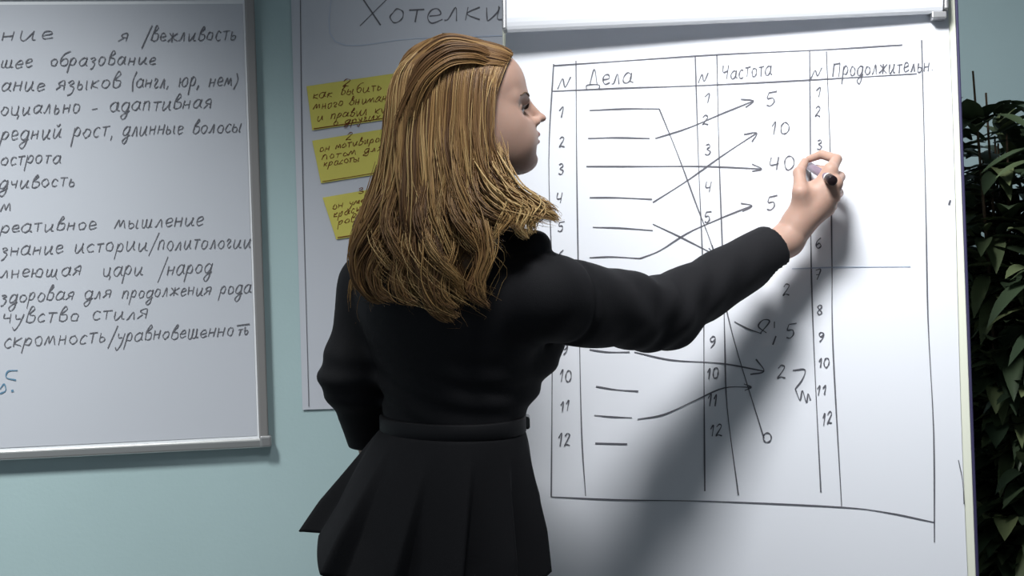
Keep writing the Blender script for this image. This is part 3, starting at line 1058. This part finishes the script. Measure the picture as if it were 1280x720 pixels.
V, Q = surface(jacket_sdf, (-.46, 2.14, Z_W - .08), (.50, 2.86, 1.50), .0045)
mb = MB(); mb.add(V, Q, 'cloth')
jk = mb.build('jacket', person, smooth=True)
md = jk.modifiers.new('smooth', 'SMOOTH'); md.factor = 0.5; md.iterations = 3


def waist_ring(z, a, b, cr=0.0, cf=0.0, n=180, pleat=0.0, phase=0.0, npl=11, drop=0.0):
    out = []
    for i in range(n):
        th = 2 * math.pi * i / n
        m = 1.0
        if pleat:
            w = (th * npl + phase + 0.5 * math.sin(2 * th + 1)) / (2 * math.pi)
            u = w - math.floor(w)
            saw = u / .86 if u < .86 else (1 - u) / .14       # knife pleat: slow rise, sharp fall
            m = 1.0 + pleat * (saw ** 1.3 - .5)
        c, s_ = math.cos(th), math.sin(th)
        out.append(tl(cr + a * m * c, cf + b * m * s_, z - drop * max(0.0, -s_ * .75 + c * .85)))
    return np.array(out)


# flared pleated peplum, longer at the back
ZH = P(385, 660, 2.56)[2]
rings = []
for i in range(33):
    s = i / 32
    z = (Z_W - .010) * (1 - s) + ZH * s
    g = s ** 0.85
    a = .121 + (.196 - .121) * g
    b = .095 + (.166 - .095) * g
    pl = 0.19 * max(0, min(1, (s - .10) / .6)) ** 1.1
    rings.append(waist_ring(z, a, b, -.050 * s, -.014 * s, 440, max(pl, 1e-6), 1.1, 11, .095 * s))
mb = MB(); mb.loft(rings, 'cloth')
mb.build('peplum', person, smooth=True, solidify=0.003)
# straight skirt below
rings = [waist_ring(Z_W - .02 - d, a, b, -.008, 0, 64) for d, a, b in
         ((0, .108, .085), (.06, .115, .092), (.14, .127, .104), (.20, .136, .112), (.30, .144, .118), (.42, .143, .116), (.56, .138, .112))]
mb = MB(); mb.loft(rings, 'cloth')
mb.build('skirt', person, smooth=True, solidify=0.003)
# belt
rings = []
for dz, e in ((-.013, .001), (-.011, .0028), (.010, .0028), (.012, .001), (.012, -.004), (-.013, -.004), (-.013, .002)):
    rings.append(waist_ring(Z_W + dz, .1225 + e, .0955 + e, 0, 0, 90))
mb = MB(); mb.loft(rings, 'belt')
belt = mb.build('belt', person, smooth=True)
bc = TC + np.array([.1165, -.002, Z_W - .001])
mb = MB()
mb.box(bc - np.array([.006, .018, .010]), (.012, 0, 0), (0, .036, 0), (0, 0, .020), 'buckle')
tag(mb.build('buckle', belt, bevel=0.004), 'small black buckle')
# shoes
for s in (-1, 1):
    def shoe_sdf(p, s=s):
        d = chain(p, [(s * .07, -.03, .095), (s * .071, .03, .075), (s * .072, .10, .032), (s * .072, .145, .022)], (.036, .034, .033, .018), .02)
        d = smax(d, p[:, 2] - .095 - p[:, 1] * .1, .006)
        d = smin(d, cone(p, (s * .07, -.045, .08), (s * .07, -.05, .004), .022, .009), .02)
        return smax(d, -(p[:, 2] - .001), .003)
    V, Q = surface(shoe_sdf, (s * .07 - .06, -.11, -.01), (s * .07 + .06, .19, .13), .004)
    mb = MB(); mb.add(TC + V[:, :1] * RGT + V[:, 1:2] * FWD + V[:, 2:] * UP, Q, 'shoe')
    mb.build('shoe', person, smooth=True)

# ------------------------------------------------------------------ hair
GUIDES = [
    # far (hidden) side first, round the back, to the near face edge
    [(638, 72, 2.52), (622, 92, 2.56), (622, 140, 2.585), (626, 190, 2.60), (632, 235, 2.60), (640, 270, 2.60), (640, 300, 2.60)],
    [(600, 56, 2.53), (580, 95, 2.575), (575, 160, 2.59), (570, 225, 2.61), (565, 290, 2.63), (560, 340, 2.63), (560, 380, 2.63)],
    [(560, 48, 2.52), (520, 88, 2.57), (512, 160, 2.585), (505, 230, 2.60), (495, 290, 2.62), (490, 340, 2.63), (485, 380, 2.62)],
    [(542, 50, 2.505), (500, 92, 2.53), (488, 160, 2.54), (480, 235, 2.54), (462, 290, 2.54), (455, 335, 2.54), (468, 372, 2.53)],
    [(540, 49, 2.495), (496, 92, 2.49), (486, 160, 2.48), (478, 235, 2.46), (456, 288, 2.45), (456, 338, 2.44), (476, 374, 2.43)],
    [(546, 48, 2.485), (505, 88, 2.455), (498, 160, 2.43), (492, 232, 2.41), (478, 290, 2.40), (478, 340, 2.39), (500, 382, 2.39)],
    [(560, 47, 2.48), (528, 84, 2.435), (518, 160, 2.41), (516, 232, 2.385), (510, 292, 2.37), (520, 350, 2.36), (556, 398, 2.36)],
    [(575, 47, 2.48), (552, 85, 2.425), (545, 160, 2.40), (546, 230, 2.375), (540, 292, 2.355), (540, 345, 2.35), (566, 396, 2.35)],
    [(592, 49, 2.48), (575, 88, 2.42), (570, 160, 2.395), (573, 228, 2.37), (578, 286, 2.35), (584, 335, 2.34), (606, 386, 2.34)],
    [(610, 53, 2.475), (596, 92, 2.42), (592, 160, 2.395), (598, 222, 2.375), (612, 262, 2.36), (634, 282, 2.35), (652, 300, 2.345)],
    [(626, 60, 2.47), (610, 98, 2.425), (605, 160, 2.40), (612, 215, 2.385), (634, 250, 2.375), (662, 266, 2.365), (686, 278, 2.36)],
    [(637, 70, 2.465), (622, 104, 2.43), (614, 160, 2.41), (618, 205, 2.40), (640, 240, 2.39), (668, 262, 2.38), (696, 274, 2.375)],
]
GUIDE_W = GW = np.array([[P(*q) for q in g] for g in GUIDES])                 # guides x points x 3


def bspl(A, t):
    """Catmull-Rom through rows of A at parameters t (0..len-1)"""
    n = len(A)
    t = np.clip(t, 0, n - 1 - 1e-6)
    i = t.astype(int)
    f = (t - i)[..., None]
    g = lambda k: A[np.clip(i + k, 0, n - 1)]
    a, b, c, d = g(-1), g(0), g(1), g(2)
    if A.ndim == 3:
        f = f[..., None]
    return 0.5 * (2 * b + (c - a) * f + (2 * a - 5 * b + 4 * c - d) * f ** 2 + (3 * b - a - 3 * c + d) * f ** 3)


SKULL = lambda p: head_sdf(to_head(p.astype(np.float32))) * HS


def strands(n, npts, layer, spread, wave_amp, len_lo, len_hi, umin=0.0, umax=None, ncl=64, clump=.75, GW=None, margin=.004, flick=.028, s0=0.0):
    GW = GUIDE_W if GW is None else GW
    umax = len(GW) - 1 if umax is None else umax
    u = rng.uniform(umin, umax, n)
    cu = np.sort(rng.uniform(umin, umax, ncl))                        # locks the strands gather into
    cid = np.abs(u[:, None] + rng.normal(0, .05, (n, 1)) - cu[None]).argmin(1)
    near = cu[cid]
    tt = np.linspace(0, 1, npts)
    lock_len = rng.uniform(len_lo, len_hi, ncl)[cid] * rng.uniform(.90, 1.0, n)
    out = np.empty((n, npts, 3))
    ph = rng.uniform(0, 6.28, ncl)[cid] + rng.normal(0, .22, n)
    amp = wave_amp * rng.uniform(.4, 1.35, ncl)[cid]
    fr = rng.uniform(1.5, 2.5, ncl)[cid]
    lay = rng.uniform(-1, .2, n) * layer
    cen = np.array([P(560, 200, 2.5)])[0]
    lay_l = rng.uniform(-.012, .010, ncl)[cid]
    jit = rng.normal(0, spread, (n, 3))
    curl = rng.uniform(-.2, 1.0, ncl)[cid]                            # how much the ends flick
    ar = np.arange(n)
    st = rng.uniform(0, 1, n) * s0
    for k in range(npts):
        s = st + tt[k] * (lock_len - st)
        g = clump * np.clip(s, 0, 1) ** 1.5
        row = bspl(GW, u * (1 - g) + near * g)                       # n x 7 x 3
        ti = s * (GW.shape[1] - 1)
        i = np.clip(ti.astype(int), 0, GW.shape[1] - 2)
        f = (ti - i)[:, None]
        gg = lambda q: row[ar, np.clip(i + q, 0, GW.shape[1] - 1)]
        a, b, c, d = gg(-1), gg(0), gg(1), gg(2)
        p = 0.5 * (2 * b + (c - a) * f + (2 * a - 5 * b + 4 * c - d) * f ** 2 + (3 * b - a - 3 * c + d) * f ** 3)
        rad = p - cen; rad[:, 2] = 0
        rad /= np.linalg.norm(rad, axis=1)[:, None] + 1e-9
        tan = np.stack([-rad[:, 1], rad[:, 0], np.zeros(n)], 1)
        env = np.clip((s - .30) / .55, 0, 1) ** 1.1
        wv = amp * np.sin(ph + s * 6.283 * fr) * env
        out_ = lay * (0.25 + 0.75 * min(1, tt[k] * 3)) + lay_l * np.clip((s - .12) * 2, 0, 1) + .7 * amp * np.cos(ph + s * 6.283 * fr) * env
        tip = np.clip((s - .82) / .18, 0, 1) ** 2 * curl
        p = p + tan * (wv + flick * tip)[:, None] + rad * out_[:, None] + np.array([0, 0, .012]) * tip[:, None]
        p = p + jit * (min(1, tt[k] * 4)) * (0.5 + .8 * tt[k])
        out[:, k] = p
    flat = out.reshape(-1, 3)
    flat = push_out(flat, SKULL, margin + np.repeat(rng.uniform(-.002, .003, n), npts))
    low = flat[:, 2] < 1.46
    fl = flat[low]
    fl = push_out(fl, lambda q: jacket_sdf(q, False), .004)
    flat[low] = fl
    tone_l = rng.uniform(0.05, .95, ncl)[cid]
    tone = np.clip(.62 * tone_l + .38 * rng.uniform(0, 1, n), 0, 1)
    return flat.reshape(n, npts, 3), tone


TONES = []


def strand_mesh(mb, S, tone, r0, m, seg=4):
    n, k, _ = S.shape
    t = np.gradient(S, axis=1)
    t /= np.linalg.norm(t, axis=2)[..., None] + 1e-12
    ref = np.array([.31, -.82, .48])
    a = np.cross(t, ref); a /= np.linalg.norm(a, axis=2)[..., None] + 1e-9
    b = np.cross(t, a)
    prof = np.interp(np.linspace(0, 1, k), [0, .12, .7, 1], [.55, 1, .9, .15])
    r = r0 * rng.uniform(.7, 1.35, n)[:, None] * prof[None]
    ang = np.linspace(0, 2 * math.pi, seg, endpoint=False)
    V = S[:, :, None] + r[..., None, None] * (np.cos(ang)[None, None, :, None] * a[:, :, None] * 1.5 + np.sin(ang)[None, None, :, None] * b[:, :, None] * .8)
    V = V.reshape(-1, 3)
    base = (np.arange(n) * k * seg)[:, None, None]
    ii = (np.arange(k - 1) * seg)[None, :, None]
    jj = np.arange(seg)[None, None]
    j2 = (jj + 1) % seg
    F = np.stack([base + ii + jj, base + ii + j2, base + ii + seg + j2, base + ii + seg + jj], -1).reshape(-1, 4)
    mb.add(V, F, m)
    TONES.append(np.repeat(tone, k * seg))


mb = MB()
# under-volume so no scalp shows through
uu = np.linspace(0, len(GUIDES) - 1, 70)
sheet_g = bspl(GW, uu)
RS = []
for k in np.linspace(0, GW.shape[1] - 1.9, 26):
    i = int(k); f = k - i
    p = sheet_g[:, i] * (1 - f) + sheet_g[:, min(i + 1, GW.shape[1] - 1)] * f
    cen = p.mean(0)
    RS.append(cen + (p - cen) * .90)
fl = push_out(np.concatenate(RS), SKULL, .002)
low = fl[:, 2] < 1.46
fl[low] = push_out(fl[low], lambda q: jacket_sdf(q, False), .003)
RS = list(fl.reshape(26, 70, 3))
mb.loft(RS, 'hair_under', close=False)
TONES.append(np.full(26 * 70, .2))
S1, t1 = strands(5600, 28, .012, .0022, .019, .78, .98)
strand_mesh(mb, S1, t1, .00075, 'hair')
S2, t2 = strands(1500, 28, .004, .0028, .026, .78, 1.02, 3.0, ncl=34, clump=.92)
strand_mesh(mb, S2, t2, .0006, 'hair')
# hair combed back from the forehead over the crown
CROWN = np.array([[P(*q) for q in g] for g in [
    [(622, 66, 2.53), (600, 55, 2.54), (570, 48, 2.545), (540, 54, 2.545), (510, 86, 2.545), (492, 150, 2.545), (484, 215, 2.54)],
    [(636, 70, 2.50), (620, 58, 2.50), (590, 48, 2.50), (550, 46, 2.50), (512, 74, 2.50), (488, 140, 2.50), (478, 210, 2.49)],
    [(637, 75, 2.475), (622, 62, 2.47), (592, 52, 2.465), (553, 50, 2.46), (516, 82, 2.46), (494, 145, 2.455), (484, 215, 2.44)],
    [(634, 80, 2.455), (618, 71, 2.445), (592, 61, 2.435), (556, 63, 2.43), (524, 92, 2.425), (504, 150, 2.42), (496, 215, 2.41)],
    [(628, 88, 2.445), (611, 82, 2.43), (588, 78, 2.415), (558, 84, 2.405), (536, 108, 2.40), (520, 160, 2.40), (514, 220, 2.39)]]])
S3, t3 = strands(1500, 24, .003, .0014, .006, .80, 1.0, ncl=36, clump=.5, GW=CROWN, margin=.0055, flick=0, s0=.30)
strand_mesh(mb, S3, t3 * .75, .0007, 'hair')
# loose wisps
S4, t4 = strands(160, 28, .002, .0080, .030, .85, 1.12, 4.0, ncl=80, clump=.6)
strand_mesh(mb, S4, np.clip(t4 + .2, 0, 1), .0005, 'hair')
# curled locks at the ends and the swept lock by the chin
LOCKS = [
    [(500, 235, 2.40), (468, 285, 2.395), (447, 322, 2.40), (450, 354, 2.40), (470, 374, 2.395), (494, 366, 2.39)],
    [(508, 262, 2.385), (484, 310, 2.38), (468, 340, 2.38), (474, 366, 2.375), (496, 378, 2.37)],
    [(520, 240, 2.375), (512, 300, 2.365), (498, 345, 2.365), (505, 372, 2.36), (526, 380, 2.355)],
    [(532, 250, 2.37), (528, 305, 2.355), (530, 355, 2.35), (545, 388, 2.345), (566, 402, 2.34)],
    [(545, 250, 2.365), (546, 310, 2.35), (541, 350, 2.345), (550, 382, 2.34), (574, 396, 2.335)],
    [(560, 260, 2.36), (562, 312, 2.345), (552, 346, 2.34), (554, 370, 2.335), (572, 386, 2.33)],
    [(580, 240, 2.36), (596, 290, 2.345), (602, 335, 2.335), (590, 366, 2.33), (614, 386, 2.325)],
    [(590, 245, 2.36), (604, 285, 2.345), (610, 318, 2.335), (600, 350, 2.33), (606, 374, 2.325)],
    [(600, 225, 2.37), (618, 250, 2.355), (636, 268, 2.345), (628, 284, 2.34), (618, 298, 2.335)],
    [(608, 215, 2.38), (632, 246, 2.365), (656, 262, 2.355), (650, 282, 2.345), (660, 298, 2.34)],
    [(614, 205, 2.39), (642, 244, 2.375), (672, 262, 2.365), (664, 278, 2.355), (668, 292, 2.35)],
    [(616, 195, 2.395), (636, 238, 2.385), (664, 258, 2.375), (686, 266, 2.37), (700, 278, 2.365)],
    [(614, 180, 2.40), (626, 228, 2.39), (650, 250, 2.38), (676, 254, 2.375), (690, 262, 2.37)],
    [(480, 220, 2.45), (456, 280, 2.45), (444, 318, 2.45), (448, 345, 2.445), (462, 366, 2.44)]]
for lk in LOCKS:
    lk = [(lk[0][0], lk[0][1], lk[0][2] + .025)] + lk[1:]
    c = smooth_line(np.array([P(*q) for q in lk]), 7)
    m = 75
    kk = len(c)
    tp = np.linspace(0, 1, kk)
    fan = np.interp(tp, [0, .25, .6, 1], [.018, .013, .009, .0035])
    offs = rng.normal(0, .55, (m, 3))
    S = c[None] + offs[:, None] * fan[None, :, None]
    S += (.003 * np.sin(rng.uniform(0, 6.28, (m, 1)) + tp[None] * rng.uniform(5, 9, (m, 1))))[..., None] * np.array([.7, .3, .4])
    cut = rng.uniform(.86, 1.0, m)
    S = np.stack([np.stack([np.interp(tp * cut[q], tp, S[q, :, ax_]) for ax_ in range(3)], 1) for q in range(m)])
    fl = push_out(S.reshape(-1, 3), lambda q: jacket_sdf(q, True), .004)
    tone = np.clip(rng.uniform(.35, .9) + rng.normal(0, .15, m), 0, 1)
    strand_mesh(mb, fl.reshape(m, kk, 3), tone, .0007, 'hair')
hair = mb.build('hair', person, smooth=True)
at = hair.data.attributes.new('tone', 'FLOAT', 'POINT')
at.data.foreach_set('value', np.concatenate(TONES).astype(np.float32))

# ------------------------------------------------------------------ the marker in the hand
tip = BOARD.hit(1003, 202, 0.0015)
rear = P(1041, 226, 2.622 + DH)
ax = (rear - tip) / np.linalg.norm(rear - tip)
Lm = np.linalg.norm(rear - tip)
mk = empty('marker_pen', tip, 'violet-grey marker pen with black end, held in the writing hand', 'marker')
def seg_(a, b, ra, rb, m, name, label=None, n=18):
    mb = MB(); mb.tube([tip + ax * a, tip + ax * (a + .0006), tip + ax * (b - .0006), tip + ax * b], [ra * .9, ra, rb, rb * .9], m, n)
    o = mb.build(name, mk, smooth=True)
    if label: tag(o, label)
seg_(0, .010, .0015, .0022, 'pen_cap', 'nib', 'black nib')
seg_(.010, .026, .0035, .0068, 'pen_cap', 'nib_holder', 'black nib holder')
seg_(.026, Lm - .026, .0072, .0076, 'pen', 'barrel')
seg_(Lm - .026, Lm - .020, .0080, .0080, 'pen_ring', 'ring', 'white ring')
seg_(Lm - .020, Lm, .0086, .0086, 'pen_cap', 'cap', 'black end cap')

# ------------------------------------------------------------------ leafy plant on the right
pc = P(1280, 500, 3.22); pc[2] = 0
plant = empty('potted_plant', pc, 'tall dark-leaved potted plant beside the flipchart at the right', 'plant')
ring = lambda z, r, n=40: np.array([pc + np.array([r * math.cos(t), r * math.sin(t), z]) for t in np.linspace(0, 2 * math.pi, n, endpoint=False)])
mb = MB(); mb.loft([ring(0, .13), ring(.02, .135), ring(.27, .17), ring(.28, .182), ring(.31, .182), ring(.31, .168), ring(.27, .160)], 'pot', cap=True)
mb.build('pot', plant, smooth=True)
mb = MB(); mb.loft([ring(.27, .158), ring(.281, .10), ring(.286, .02)], 'soil', cap=True)
mb.build('soil', plant, smooth=True)
Z_TOP = P(1260, 92, 3.2)[2]
prs = random.Random(5)
fol = MB()


def leaf(base, d, L_, w, droop):
    d = np.array(d) / np.linalg.norm(d)
    side = np.cross(d, [0, 0, 1]); side /= np.linalg.norm(side) + 1e-9
    up = np.cross(side, d)
    k = 7
    vs = []
    for i in range(k):
        s = i / (k - 1)
        c = base + d * L_ * s - np.array([0, 0, 1]) * droop * L_ * s * s
        ww = w * (math.sin(math.pi * min(1, s * .96 + .04)) ** .8) * (1 - .25 * s)
        vs += [c - side * ww + up * ww * .35, c - up * 0, c + side * ww + up * ww * .35]
    fs = []
    for i in range(k - 1):
        for j in range(2):
            a = i * 3 + j
            fs.append((a, a + 1, a + 4, a + 3))
    fol.add(vs, fs, 'leaf')


for sidx in range(24):
    a = prs.uniform(0, 6.28)
    r = prs.uniform(.02, .26)
    zt = Z_TOP * prs.uniform(.72, 1.0) if sidx else Z_TOP
    if sidx < 9: zt = Z_TOP - .02 * sidx
    pts = smooth_line([pc + np.array([.05 * math.cos(a), .05 * math.sin(a), .27]), pc + np.array([r * .5 * math.cos(a), r * .5 * math.sin(a), .3 + (zt - .3) * .5]),
                       pc + np.array([r * math.cos(a), r * math.sin(a), zt])], 8)
    mb = MB(); mb.tube(pts, np.linspace(.008, .002, len(pts)), 'bark', 8)
    mb.build('stem', plant, smooth=True)
    for q in range(150):
        s = prs.uniform(.12, 1.0)
        p = pts[min(len(pts) - 1, int(s * (len(pts) - 1)))]
        b = prs.uniform(0, 6.28)
        off = np.array([math.cos(b), math.sin(b), 0]) * prs.uniform(0, .08) + np.array([0, 0, prs.uniform(-.04, .04)])
        leaf(p + off, (math.cos(b), math.sin(b), prs.uniform(-.3, .9)), prs.uniform(.075, .150), prs.uniform(.015, .027), prs.uniform(.1, .6))
fol.build('foliage', plant, smooth=True)

for o in bpy.data.objects:
    if '_o' in o:
        del o['_o']
